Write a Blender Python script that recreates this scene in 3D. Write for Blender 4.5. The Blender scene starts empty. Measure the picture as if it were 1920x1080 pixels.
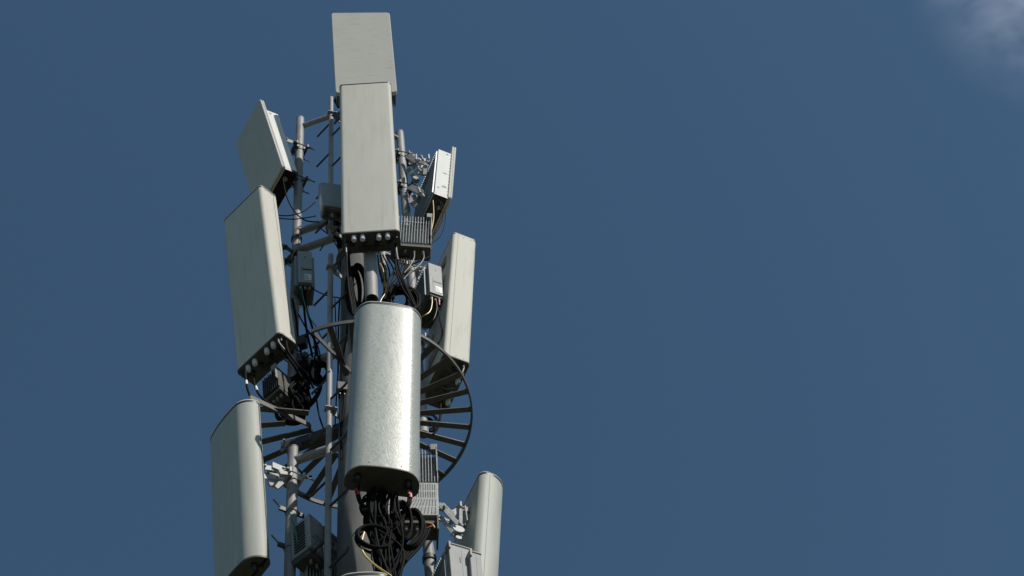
import bpy, math, random
from mathutils import Vector, Matrix
random.seed(7)
R = math.radians
S = bpy.context.scene
# ------------------------------------------------------------------ camera
FPX, W0, H0 = 3500.0, 1920.0, 1080.0        # focal length in photo pixels
EC = R(60); VX = -345.0
VY = math.sqrt((FPX/math.tan(EC))**2 - VX**2)
zc = Vector((VX/FPX, VY/FPX, -1)).normalized()
def dirc(px, py): return Vector(((px-960)/FPX, (540-py)/FPX, -1)).normalized()
rcv = dirc(676, 783)
yc = (rcv - zc*rcv.dot(zc)).normalized(); xc = yc.cross(zc)
M3 = Matrix((xc, yc, zc))                    # camera space -> world
RING_Z = 12.0; DIST = 12.5
CAM = Vector((0, 0, RING_Z)) - (M3 @ rcv)*DIST
cd = bpy.data.cameras.new('camera'); cam = bpy.data.objects.new('camera', cd)
S.collection.objects.link(cam)
cam.matrix_world = Matrix.Translation(CAM) @ M3.to_4x4()
cd.sensor_width = 36; cd.lens = 36*FPX/W0; cd.clip_start = .1; cd.clip_end = 6000
S.camera = cam
S.render.resolution_x = 1024; S.render.resolution_y = 576
# ------------------------------------------------------------------ world, sun, exposure
SUN_AZ, SUN_EL = R(42), R(49)                # azimuth to the right of the camera side (-y)
sdir = Vector((math.sin(SUN_AZ)*math.cos(SUN_EL), -math.cos(SUN_AZ)*math.cos(SUN_EL), math.sin(SUN_EL)))
world = bpy.data.worlds.new('World'); S.world = world; world.use_nodes = True
nt = world.node_tree; N = nt.nodes; L = nt.links
bg = N['Background']; bg.inputs['Strength'].default_value = 0.0535
sky = N.new('ShaderNodeTexSky'); sky.sky_type = 'NISHITA'; sky.sun_disc = False
sky.sun_elevation = SUN_EL; sky.sun_rotation = math.atan2(sdir.x, sdir.y)
sky.altitude = 200; sky.air_density = 1.0; sky.dust_density = .6; sky.ozone_density = 1.0
tint = N.new('ShaderNodeMix'); tint.data_type = 'RGBA'; tint.blend_type = 'MULTIPLY'; tint.inputs[0].default_value = 1
tint.inputs[7].default_value = (.99, 1.31, 1.33, 1)
L.new(sky.outputs[0], tint.inputs[6])
# wisp of cloud, laid out by direction in the sky
tc = N.new('ShaderNodeTexCoord')
cdir = M3 @ dirc(1990, -80)
dt = N.new('ShaderNodeVectorMath'); dt.operation = 'DISTANCE'
L.new(tc.outputs['Generated'], dt.inputs[0]); dt.inputs[1].default_value = cdir
nz_ = N.new('ShaderNodeTexNoise'); nz_.inputs['Scale'].default_value = 6; nz_.inputs['Detail'].default_value = 3.5
nz_.inputs['Distortion'].default_value = .6
cmap = N.new('ShaderNodeMapping'); cmap.inputs['Rotation'].default_value = (0, 0, 0); cmap.inputs['Scale'].default_value = (3.2, 5, 5)
L.new(tc.outputs['Generated'], cmap.inputs[0]); L.new(cmap.outputs[0], nz_.inputs['Vector'])
mr = N.new('ShaderNodeMapRange'); mr.interpolation_type = 'SMOOTHSTEP'
mr.inputs[1].default_value = .082; mr.inputs[2].default_value = .0; mr.inputs[3].default_value = 0; mr.inputs[4].default_value = 1
L.new(dt.outputs['Value'], mr.inputs[0])
nr = N.new('ShaderNodeMapRange'); nr.inputs[1].default_value = .36; nr.inputs[2].default_value = .7
nr.inputs[3].default_value = .12; nr.inputs[4].default_value = 1
L.new(nz_.outputs[0], nr.inputs[0])
mu = N.new('ShaderNodeMath'); mu.operation = 'MULTIPLY'; L.new(mr.outputs[0], mu.inputs[0]); L.new(nr.outputs[0], mu.inputs[1])
cm = N.new('ShaderNodeMix'); cm.data_type = 'RGBA'
L.new(mu.outputs[0], cm.inputs[0]); L.new(tint.outputs[2], cm.inputs[6]); cm.inputs[7].default_value = (8.2, 9.4, 11.5, 1)
L.new(cm.outputs[2], bg.inputs['Color'])
sd = bpy.data.lights.new('sun', 'SUN'); sd.energy = 4.0; sd.angle = R(.5); sd.color = (1, .95, .86)
so = bpy.data.objects.new('sun', sd); S.collection.objects.link(so)
so.rotation_euler = sdir.to_track_quat('Z', 'Y').to_euler(); so.location = (5, -8, 30)
S.view_settings.view_transform = 'Standard'; S.view_settings.look = 'None'
S.view_settings.exposure = 0; S.view_settings.gamma = 1; S.view_settings.use_curve_mapping = False
# ------------------------------------------------------------------ pixel ray -> point on the vertical plane at depth y
def U(px, py, y):
    d = M3 @ dirc(px, py); t = (y-CAM.y)/d.y
    return CAM + d*t
# ------------------------------------------------------------------ materials
def mat(name, col, rough=.5, metal=0, noise=.12, scale=14, stretch=(1, 1, 1), bump=0, bscale=200, spec=.5, dirt=None, dirt_amt=.3, dscale=3, dstretch=(1, 1, 1)):
    m = bpy.data.materials.new(name); m.use_nodes = True
    n = m.node_tree.nodes; l = m.node_tree.links; b = n['Principled BSDF']
    b.inputs['Roughness'].default_value = rough; b.inputs['Metallic'].default_value = metal
    b.inputs['Specular IOR Level'].default_value = spec
    t = n.new('ShaderNodeTexCoord'); mp = n.new('ShaderNodeMapping'); l.new(t.outputs['Object'], mp.inputs[0])
    mp.inputs['Scale'].default_value = stretch
    no = n.new('ShaderNodeTexNoise'); no.inputs['Scale'].default_value = scale; no.inputs['Detail'].default_value = 6
    l.new(mp.outputs[0], no.inputs['Vector'])
    rp = n.new('ShaderNodeMapRange'); rp.inputs[1].default_value = .3; rp.inputs[2].default_value = .7
    rp.inputs[3].default_value = 1-noise; rp.inputs[4].default_value = 1+noise*.6
    l.new(no.outputs[0], rp.inputs[0])
    mx = n.new('ShaderNodeVectorMath'); mx.operation = 'SCALE'; mx.inputs[0].default_value = col
    l.new(rp.outputs[0], mx.inputs['Scale'])
    out = mx.outputs[0]
    if dirt:
        mp2 = n.new('ShaderNodeMapping'); l.new(t.outputs['Object'], mp2.inputs[0]); mp2.inputs['Scale'].default_value = dstretch
        n2 = n.new('ShaderNodeTexNoise'); n2.inputs['Scale'].default_value = dscale; n2.inputs['Detail'].default_value = 8; n2.inputs['Roughness'].default_value = .65
        l.new(mp2.outputs[0], n2.inputs['Vector'])
        r2 = n.new('ShaderNodeMapRange'); r2.inputs[1].default_value = .52; r2.inputs[2].default_value = .75
        r2.inputs[3].default_value = 0; r2.inputs[4].default_value = dirt_amt
        l.new(n2.outputs[0], r2.inputs[0])
        mm = n.new('ShaderNodeMix'); mm.data_type = 'RGBA'; l.new(r2.outputs[0], mm.inputs[0]); l.new(out, mm.inputs[6])
        mm.inputs[7].default_value = (*dirt, 1); out = mm.outputs[2]
    l.new(out, b.inputs['Base Color'])
    rr = n.new('ShaderNodeMapRange'); rr.inputs[3].default_value = max(.05, rough-.08); rr.inputs[4].default_value = min(1, rough+.1)
    l.new(no.outputs[0], rr.inputs[0]); l.new(rr.outputs[0], b.inputs['Roughness'])
    if bump:
        n3 = n.new('ShaderNodeTexNoise'); n3.inputs['Scale'].default_value = bscale; n3.inputs['Detail'].default_value = 3
        l.new(t.outputs['Object'], n3.inputs['Vector'])
        bp = n.new('ShaderNodeBump'); bp.inputs['Strength'].default_value = bump; bp.inputs['Distance'].default_value = .002
        l.new(n3.outputs[0], bp.inputs['Height']); l.new(bp.outputs[0], b.inputs['Normal'])
    return m
M = {}
M['radome'] = mat('warm_grey_radome_paint', (.61, .59, .535), .7, spec=.25, noise=.05, scale=3, stretch=(5, 5, .8), dirt=(.36, .34, .28), dirt_amt=.42, dscale=6, dstretch=(3, 3, .3), bump=.05, bscale=120)
M['mimo'] = mat('grey_white_flat_radome', (.55, .535, .505), .7, spec=.25, noise=.04, scale=4, dirt=(.36, .30, .24), dirt_amt=.55, dscale=7, dstretch=(1, 1, 5), bump=.05, bscale=90)
M['mimoside'] = mat('white_powder_coat', (.70, .70, .69), .65, spec=.3, noise=.05, scale=10, dirt=(.4, .4, .38), dirt_amt=.25, dscale=8, dstretch=(1, 1, .3))
M['cream'] = mat('cream_cabinet_paint', (.31, .315, .32), .6, spec=.3, noise=.06, scale=8, dirt=(.3, .29, .26), dirt_amt=.3, dscale=9, dstretch=(2, 2, .5))
M['blue'] = mat('blue_grey_cabinet_paint', (.31, .345, .365), .6, spec=.3, noise=.07, scale=8, dirt=(.2, .2, .19), dirt_amt=.3, dscale=9)
M['fin'] = mat('cast_aluminium_fins', (.36, .37, .37), .5, metal=.2, noise=.15, scale=30, dirt=(.12, .12, .11), dirt_amt=.5, dscale=12)
M['galv'] = mat('dull_galvanised_steel', (.30, .295, .30), .6, spec=.3, metal=.1, noise=.16, scale=18, stretch=(1, 1, .5), dirt=(.17, .13, .10), dirt_amt=.6, dscale=8, dstretch=(1, 1, .4), bump=.12, bscale=90)
M['mast'] = mat('weathered_steel_mast', (.17, .168, .167), .8, spec=.15, metal=0, noise=.2, scale=9, stretch=(1, 1, .3), dirt=(.14, .12, .11), dirt_amt=.5, dscale=5, dstretch=(1, 1, .2), bump=.12, bscale=70)
M['zinc'] = mat('bright_zinc_bracket', (.45, .455, .46), .6, spec=.3, metal=.1, noise=.2, scale=30, dirt=(.3, .28, .25), dirt_amt=.35, dscale=20)
M['darksteel'] = mat('dark_aged_steel', (.05, .048, .047), .55, metal=.2, noise=.25, scale=22, dirt=(.16, .14, .12), dirt_amt=.35, dscale=20)
M['ring'] = mat('grey_brown_ring_steel', (.07, .066, .063), .65, metal=.1, noise=.2, scale=20, dirt=(.1, .07, .05), dirt_amt=.4, dscale=12)
M['under'] = mat('dark_base_plate', (.075, .068, .058), .6, noise=.3, scale=20, dirt=(.11, .10, .085), dirt_amt=.5, dscale=10)
M['black'] = mat('black_rubber', (.012, .012, .013), .45, noise=.2, scale=20)
M['cable'] = mat('black_cable_sheath', (.008, .008, .009), .64, noise=.3, scale=25, spec=.045)
M['greycable'] = mat('grey_braided_jumper', (.085, .085, .085), .5, spec=.3, metal=.1, noise=.3, scale=60)
M['yellow'] = mat('yellow_cable_sheath', (.50, .34, .06), .4, noise=.2, scale=25)
M['green'] = mat('green_earth_wire', (.03, .22, .10), .4, noise=.2, scale=25)
M['redtape'] = mat('red_marking_tape', (.42, .05, .05), .5)
M['whitecap'] = mat('white_plastic_cap', (.66, .65, .70), .8, spec=.1, noise=.06)
M['label'] = mat('white_printed_label', (.75, .75, .74), .5, noise=.03)
M['ink'] = mat('black_ink', (.03, .03, .03), .6)
M['concrete'] = mat('cast_concrete', (.3, .29, .27), .9, noise=.2, scale=4, bump=.3, bscale=30)
M['ground'] = mat('dark_scrub_ground', (.06, .068, .04), .95, noise=.4, scale=1.2, dirt=(.12, .10, .07), dirt_amt=.8, dscale=.5)
def scratch_mat():
    m = bpy.data.materials.new('scratched_fibreglass_radome'); m.use_nodes = True
    n = m.node_tree.nodes; l = m.node_tree.links; b = n['Principled BSDF']
    t = n.new('ShaderNodeTexCoord'); outs = []
    for k, (ang, sx, sz) in enumerate([(35, 210, 12), (-42, 220, 13), (62, 210, 12), (14, 210, 10), (-68, 210, 12), (48, 200, 12), (-22, 210, 12)]):
        mp = n.new('ShaderNodeMapping'); l.new(t.outputs['Object'], mp.inputs[0])
        mp.inputs['Rotation'].default_value = (0, R(ang), 0)
        mp2 = n.new('ShaderNodeMapping'); l.new(mp.outputs[0], mp2.inputs[0]); mp2.inputs['Scale'].default_value = (sx, sx, sz)
        no = n.new('ShaderNodeTexNoise'); no.inputs['Scale'].default_value = 1; no.inputs['Detail'].default_value = 1; no.inputs['Distortion'].default_value = .1
        l.new(mp2.outputs[0], no.inputs['Vector'])
        ramp = n.new('ShaderNodeMapRange'); ramp.inputs[1].default_value = .57; ramp.inputs[2].default_value = .68
        l.new(no.outputs[0], ramp.inputs[0]); outs.append(ramp.outputs[0])
    cur = outs[0]
    for o in outs[1:]:
        a = n.new('ShaderNodeMath'); a.operation = 'MAXIMUM'; l.new(cur, a.inputs[0]); l.new(o, a.inputs[1]); cur = a.outputs[0]
    big = n.new('ShaderNodeTexNoise'); big.inputs['Scale'].default_value = 7; big.inputs['Detail'].default_value = 4
    mpb = n.new('ShaderNodeMapping'); mpb.inputs['Scale'].default_value = (2, 2, .35); l.new(t.outputs['Object'], mpb.inputs[0]); l.new(mpb.outputs[0], big.inputs['Vector'])
    mr2 = n.new('ShaderNodeMapRange'); mr2.inputs[1].default_value = .3; mr2.inputs[2].default_value = .7; mr2.inputs[3].default_value = .92; mr2.inputs[4].default_value = 1.05
    l.new(big.outputs[0], mr2.inputs[0])
    mix = n.new('ShaderNodeMix'); mix.data_type = 'RGBA'; l.new(cur, mix.inputs[0])
    mix.inputs[6].default_value = (.34, .36, .34, 1); mix.inputs[7].default_value = (.45, .46, .43, 1)
    sc = n.new('ShaderNodeVectorMath'); sc.operation = 'SCALE'; l.new(mix.outputs[2], sc.inputs[0]); l.new(mr2.outputs[0], sc.inputs['Scale'])
    l.new(sc.outputs[0], b.inputs['Base Color'])
    rr = n.new('ShaderNodeMapRange'); rr.inputs[3].default_value = .32; rr.inputs[4].default_value = .40
    l.new(cur, rr.inputs[0]); l.new(rr.outputs[0], b.inputs['Roughness'])
    b.inputs['Specular IOR Level'].default_value = .5
    bp = n.new('ShaderNodeBump'); bp.inputs['Strength'].default_value = .26; bp.inputs['Distance'].default_value = .0009
    l.new(cur, bp.inputs['Height']); l.new(bp.outputs[0], b.inputs['Normal'])
    return m
M['fibre'] = scratch_mat()
M['matte'] = mat('dull_fibreglass_radome', (.46, .465, .43), .62, spec=.4, noise=.07, scale=6, stretch=(3, 3, .5), dirt=(.27, .27, .23), dirt_amt=.35, dscale=8, dstretch=(3, 3, .3), bump=.12, bscale=160)
# ------------------------------------------------------------------ mesh builders
class MB:
    def __init__(s): s.v = []; s.f = []
    def add(s, vs, fs):
        o = len(s.v); s.v += [Vector(v) for v in vs]; s.f += [tuple(i+o for i in f) for f in fs]; return s
    def box(s, x0, x1, y0, y1, z0, z1, T=None):
        vs = [Vector(p) for p in [(x0,y0,z0),(x1,y0,z0),(x1,y1,z0),(x0,y1,z0),(x0,y0,z1),(x1,y0,z1),(x1,y1,z1),(x0,y1,z1)]]
        if T: vs = [T @ v for v in vs]
        return s.add(vs, [(3,2,1,0),(4,5,6,7),(0,1,5,4),(1,2,6,5),(2,3,7,6),(3,0,4,7)])
    def bar(s, a, b, w, h, up=(0, 0, 1)):           # rectangular bar from a to b, h along up
        a = Vector(a); b = Vector(b); d = (b-a).normalized(); u = Vector(up); u = (u-d*u.dot(d)).normalized(); q = d.cross(u)
        vs = []
        for p in (a, b):
            for i, j in ((-1,-1),(1,-1),(1,1),(-1,1)): vs.append(p+q*i*w/2+u*j*h/2)
        return s.add(vs, [(0,1,2,3),(7,6,5,4),(0,4,5,1),(1,5,6,2),(2,6,7,3),(3,7,4,0)])
    def tube(s, pts, r, n=12, cap=True, closed=False):
        pts = [Vector(p) for p in pts]; m = len(pts); rs = r if isinstance(r, (list, tuple)) else [r]*m
        t0 = (pts[1]-pts[0]).normalized(); u = t0.orthogonal().normalized(); vs = []; fs = []
        for i, p in enumerate(pts):
            if closed: t = (pts[(i+1) % m]-pts[i-1]).normalized()
            else: t = (pts[min(i+1, m-1)]-pts[max(i-1, 0)]).normalized()
            u = (u-t*u.dot(t)); u = u.normalized() if u.length > 1e-6 else t.orthogonal().normalized()
            w = t.cross(u)
            for k in range(n):
                a = 2*math.pi*k/n; vs.append(p+(u*math.cos(a)+w*math.sin(a))*rs[i])
        rng = m if closed else m-1
        for i in range(rng):
            j = (i+1) % m
            for k in range(n): fs.append((i*n+k, i*n+(k+1) % n, j*n+(k+1) % n, j*n+k))
        if cap and not closed: fs.append(tuple(reversed(range(n)))); fs.append(tuple(range((m-1)*n, m*n)))
        return s.add(vs, fs)
    def pipe(s, a, b, r, wall=.005, n=24):          # hollow pipe: open ends seen from below
        a = Vector(a); b = Vector(b); d = (b-a).normalized(); u = d.orthogonal().normalized(); w = d.cross(u); vs = []
        for p, q in ((a, r), (b, r), (b, r-wall), (a, r-wall)):
            for k in range(n):
                t = 2*math.pi*k/n; vs.append(p+(u*math.cos(t)+w*math.sin(t))*q)
        fs = []
        for i in range(4):
            j = (i+1) % 4
            for k in range(n): fs.append((i*n+k, i*n+(k+1) % n, j*n+(k+1) % n, j*n+k))
        return s.add(vs, fs)
    def prism(s, prof, z0, z1, sc=1.0, off=0.0, cap=True):
        n = len(prof); cx = sum(p[0] for p in prof)/n; cy = sum(p[1] for p in prof)/n
        def g(p):
            dx, dy = p[0]-cx, p[1]-cy; l = math.hypot(dx, dy); return (p[0]+dx/l*off, p[1]+dy/l*off)
        q = [g(p) for p in prof]
        vs = [(x, y, z0) for x, y in q]+[(x, y, z1) for x, y in q]
        fs = [(k, (k+1) % n, n+(k+1) % n, n+k) for k in range(n)]
        if cap: fs += [tuple(reversed(range(n))), tuple(range(n, 2*n))]
        return s.add(vs, fs)
    def xf(s, T): s.v = [T @ v for v in s.v]; return s
    def build(s, name, m, parent=None, bevel=0, smooth=True, T=None):
        me = bpy.data.meshes.new(name)
        vs = [T @ v for v in s.v] if T else s.v
        me.from_pydata([tuple(v) for v in vs], [], s.f); me.update()
        import bmesh
        bm = bmesh.new(); bm.from_mesh(me); bmesh.ops.recalc_face_normals(bm, faces=bm.faces); bm.to_mesh(me); bm.free()
        me.materials.append(M[m])
        if smooth:
            me.polygons.foreach_set('use_smooth', [True]*len(me.polygons)); me.set_sharp_from_angle(angle=R(32))
        o = bpy.data.objects.new(name, me); S.collection.objects.link(o)
        if parent: o.parent = parent
        if bevel:
            b = o.modifiers.new('bevel', 'BEVEL'); b.width = bevel; b.segments = 2; b.limit_method = 'ANGLE'; b.harden_normals = False
        return o
def thing(name, label, cat, mw=None, group=None):
    o = bpy.data.objects.new(name, None); S.collection.objects.link(o); o.empty_display_size = .1
    if mw is not None: o.matrix_world = mw
    o['label'] = label; o['category'] = cat
    if group: o['group'] = group
    return o
def tag(o, label, cat, group=None):
    o['label'] = label; o['category'] = cat
    if group: o['group'] = group
    return o
def rrect(x0, x1, y0, y1, rf, rb, n=8):              # rounded profile: rf = front corner radius (at y0), rb = back
    p = []
    for cx, cy, r, a0 in ((x1-rf, y0+rf, rf, -90), (x1-rb, y1-rb, rb, 0), (x0+rb, y1-rb, rb, 90), (x0+rf, y0+rf, rf, 180)):
        for k in range(n+1):
            a = R(a0+90*k/n); p.append((cx+r*math.cos(a), cy+r*math.sin(a)))
    return p
def frame(ref, T, B, az, w, d):
    """Frame of a box whose edge at local (ref u,v) runs from photo point T down to B; returns matrix and height."""
    T = U(*T); B = U(*B); H = (T-B).length; Z = (T-B)/H
    a = R(az); nv = Vector((math.sin(a), -math.cos(a), 0)); Y = -nv; Y = (Y-Z*Y.dot(Z)).normalized(); X = Y.cross(Z)
    O = B-X*ref[0]*w-Y*ref[1]*d
    m = Matrix((X, Y, Z)).transposed().to_4x4(); m.translation = O
    return m, H
def spline(pts, k=8):
    pts = [Vector(p) for p in pts]; P = [pts[0]*2-pts[1]]+pts+[pts[-1]*2-pts[-2]]; out = []
    for i in range(1, len(P)-2):
        a, b, c, d = P[i-1:i+3]
        for j in range(k):
            t = j/k; out.append(.5*((2*b)+(c-a)*t+(2*a-5*b+4*c-d)*t*t+(3*b-a-3*c+d)*t**3))
    out.append(pts[-1]); return out
# ------------------------------------------------------------------ ground and footing
g = MB(); g.add([(-3000,-3000,0),(3000,-3000,0),(3000,3000,0),(-3000,3000,0)], [(0,1,2,3)])
o = g.build('ground', 'ground', smooth=False); o['kind'] = 'structure'
b = MB(); b.box(-1.1, 1.1, -1.1, 1.1, -.2, .45)
tag(b.build('concrete_footing', 'concrete', bevel=.03), 'square concrete footing under the foot of the steel mast', 'footing')
# ------------------------------------------------------------------ mast
mast = thing('steel_mast', 'tall tapered grey steel mast rising behind the antennas', 'mast', Matrix.Translation((0, 0, .45)))
def cyl(z0, r0, z1, r1, n=36):
    return MB().tube([(0,0,z0-.45),(0,0,z1-.45)], [r0, r1], n)
cyl(.45, .30, 14.15, .115, 40).build('shaft', 'mast', mast)
cyl(14.15, .155, 14.18, .155).build('flange', 'mast', mast)
cyl(14.18, .085, 16.9, .07).build('upper_shaft', 'mast', mast)
b = MB(); b.tube([(0,0,.0),(0,0,.05)], .45, 40); b.build('base_plate', 'mast', mast)
for k in range(12):
    a = 2*math.pi*k/12
    MB().tube([(.38*math.cos(a), .38*math.sin(a), -.01), (.38*math.cos(a), .38*math.sin(a), .14)], .018, 6).build('anchor_bolt', 'galv', mast)
# ------------------------------------------------------------------ ring platform
CX, CY = 0.0, 0.0; RO, RI = .748, .345
def pol(r, a, z): return Vector((CX+r*math.cos(R(a)), CY+r*math.sin(R(a)), z))
# plan angles: 0 = right, -90 = towards the camera
ring = thing('ring_platform', 'open round steel ring platform with radial treads around the mast', 'platform', Matrix.Translation((0, 0, RING_Z)))
def arcband(r, z0, z1, th, a_start, a_end, n=90):
    vs = []; fs = []
    for i in range(n+1):
        a = a_start+(a_end-a_start)*i/n
        for rr, zz in ((r-th, z0), (r, z0), (r, z1), (r-th, z1)): vs.append(pol(rr, a, zz))
    for i in range(n):
        for k in range(4): fs.append((i*4+k, i*4+(k+1) % 4, i*4+4+(k+1) % 4, i*4+4+k))
    fs += [(0,1,2,3), (n*4+3, n*4+2, n*4+1, n*4)]
    return MB().add(vs, fs)
arcband(RO, -.019, .018, .012, -113.7, 360-165.3).build('outer_hoop', 'ring', ring)
arcband(RI, -.019, .018, .010, -96.3, 172, 60).build('inner_hoop', 'ring', ring)
MB().bar(pol(RO-.004, -113.7, 0), pol(RI-.004, -96.3, 0), .010, .046).build('gap_edge_bar', 'ring', ring)
MB().bar(pol(RO-.004, -165.3, 0), pol(RI-.004, 172, 0), .010, .046).build('gap_edge_bar', 'ring', ring)
for k in range(40):
    a = -3+11.25*k
    if k >= 32: break
    aa = (a+180) % 360-180
    if -165.3 <= aa <= -110: 
        continue
    ri = RI
    if 172 < aa <= 180:                              # cut short by the edge bar
        ri = .50
    ta = MB().bar(pol(ri, a, 0), pol(RO-.013, a, 0), .040, .009)
    ta.build('tread', 'ring', ring, smooth=False)
for a in (150, 30, -90, 95):                         # support beams from the mast to the inner hoop
    MB().bar(pol(.10, a, -.05), pol(RI+.03, a, -.05), .05, .05).build('support_beam', 'darksteel', ring, bevel=.003)
# ------------------------------------------------------------------ mounting pipes and arms
PL = Vector((-.467, .10, 0)); PR = Vector((.424, .22, 0)); PF = Vector((.10, -.40, 0))
PLc = Vector((-.446, .10, 0)); PRc = Vector((.398, .22, 0)); PFc = Vector((.10, -.50, 0))
PRD = .036
def at(p, z): return Vector((p.x, p.y, z))
def zof(px, py, y): return U(px, py, y).z
def mkframe(name, label, pipes, arms, collars=()):
    t = thing(name, label, 'mounting frame', Matrix.Translation((0, 0, pipes[0][1])), 'pipe mounting frames on the mast')
    T = Matrix.Translation((0, 0, -pipes[0][1]))
    for p, za, zb, r in pipes:
        MB().pipe(at(p, za), at(p, zb), r).build('pipe', 'galv', t, T=T)
        MB().tube([at(p, zb-.002), at(p, zb+.006)], r+.002, 24).build('pipe_cap', 'galv', t, T=T)
    for a, b, r in arms:
        m = MB().tube([a, b], r, 20); d = (Vector(b)-Vector(a)).normalized()
        m.build('arm', 'galv', t, T=T)
        MB().tube([Vector(b)-d*.02, Vector(b)-d*.012], r+.02, 16).build('weld_flange', 'galv', t, T=T)
    for p, z, r in collars:
        MB().tube([at(p, z-.02), at(p, z+.02)], r, 24).build('collar', 'darksteel', t, T=T)
    return t
zLt = zof(561, 224, .1); zLb = zof(549, 714, .1); zj = zof(559, 449, .1)
zRt = zof(749, 250, .22); zFb = zof(697, 562, -.4)
def armLz(px, py): return zof(px, py, .1)
def inner(z, rad, ang): return Vector((rad*math.cos(R(ang)), rad*math.sin(R(ang)), z))
zs = [armLz(566, 238), armLz(566, 436), armLz(562, 471), armLz(553, 691)]
mkframe('upper_mounting_frame', 'upper grey pipe frame carrying the square and the tall ribbed base antennas',
    [(PL, zLb, zLt, PRD), (PR, 12.1, zRt, PRD), (PF, zFb, 16.9, .047), (Vector((.205, -.02, 0)), zof(733, 527, -.02), 14.6, .026)],
    [(at(PL, z), Vector((-.02, -.06, z)), r) for z, r in zip(zs, (.024, .030, .032, .032))] +
    [(at(PR, z), Vector((.02, 0, z)), .022) for z in (zof(748, 262, .22), zof(766, 498, .22), 12.6)] +
    [(at(PF, z), Vector((.0, -.06, z)), .026) for z in (16.5, 14.3)],
    [(PL, zj, PRD+.008)])
zCl = zof(550, 843, .1)
zc2 = [zof(556, 865, .1), 9.0]
mkframe('lower_mounting_frame', 'lower grey pipe frame carrying the rounded antennas below the ring platform',
    [(PLc, 7.6, zCl, PRD), (PRc, 7.6, 11.6, PRD), (PFc, 7.6, 11.9, PRD)],
    [(at(PLc, z), Vector((-.03, -.05, z)), .032) for z in zc2] + [(at(PRc, z), Vector((.03, 0, z)), .032) for z in (11.2, 9.0)] +
    [(at(PFc, z), Vector((0, -.08, z)), .032) for z in (11.3, 9.0)],
    [(PRc, zof(804, 1050, .22), PRD+.008)])
# beam and end plate above the left lower pipe
bt = thing('frame_beam', 'dark steel beam with end plate running from the mast toward the left pipes', 'beam', Matrix.Translation(U(547, 826, .12)))
Tb = Matrix.Translation(-U(547, 826, .12))
MB().bar(U(536, 842, .16), Vector((-.08, .0, U(536, 842, .16).z)), .07, .07).build('beam', 'darksteel', bt, T=Tb, bevel=.004)
pc = U(547, 833, .12); MB().box(-.075, .075, -.008, .008, -.06, .05, Matrix.Translation(pc) @ Matrix.Rotation(R(-20), 4, 'Z')).build('end_plate', 'darksteel', bt, T=Tb, bevel=.002)
for sx in (-.05, .0, .05): MB().tube([pc+Vector((sx, -.03-.01*sx, .02)), pc+Vector((sx, .0, .02))], .008, 6).build('bolt', 'galv', bt, T=Tb)
# ------------------------------------------------------------------ climbing rails with step pegs
RX, RY = -.2, -.12
def rail(name, label, pa, pb, pegs, brackets):
    A = U(*pa); B = U(*pb); t = thing(name, label, 'climbing rail', Matrix.Translation(B), 'peg rails up the mast'); T = Matrix.Translation(-B)
    MB().tube([B, A], .0205, 20).build('rail', 'galv', t, T=T)
    d = Vector((.67, -.74, 0)).normalized()
    for side, z, bent in pegs:
        f = (z-B.z)/(A.z-B.z); p = B+(A-B)*f
        if bent: pts = spline([p, p+d*side*.12, p+d*side*.165, p+d*side*.185+Vector((0, 0, .028))], 5)
        else: pts = [p, p+d*side*.185]
        MB().tube(pts, .0085, 10).build('step_peg', 'darksteel', t, T=T)
    for z in brackets:
        f = (z-B.z)/(A.z-B.z); p = B+(A-B)*f
        bm = MB().bar(p, Vector((-.09, -.03, z)), .012, .05)
        bm.bar(p+Vector((-.03, -.02, 0)), p+Vector((.05, .0, 0)), .05, .012)
        br = bm.build('rail_bracket', 'galv', t, T=T, bevel=.002)
        MB().tube([p+Vector((.045, -.03, .0)), p+Vector((.045, -.03, .04))], .008, 6).build('bolt', 'zinc', br)
    return t
z1 = zof(621, 229, RY); pegsA = []
for k in range(4): pegsA += [(-1, z1-.6*k, False), (1, z1-.3-.6*k, False)]
rail('climbing_rail', 'short upper grey climbing rail with step pegs left of the central antennas', (621, 184, RY), (620, 446, RY), [p for p in pegsA if p[1] > zof(620, 446, RY)], [zof(621, 215, RY), zof(620, 430, RY)])
z2 = zof(617, 798, RY); pegsB = []
for k in range(-3, 5): pegsB += [(-1, z2-.6*k, k > 0), (1, z2+.3-.6*k, k >= 0)]
zt = zof(620, 479, RY)
rail('climbing_rail', 'long lower grey climbing rail with bent step pegs running down the mast', (620, 479, RY), (614, 1095, RY), [p for p in pegsB if 9.2 < p[1] < zt], [zof(620, 505, RY), zof(617, 770, RY), 10.0])
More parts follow.
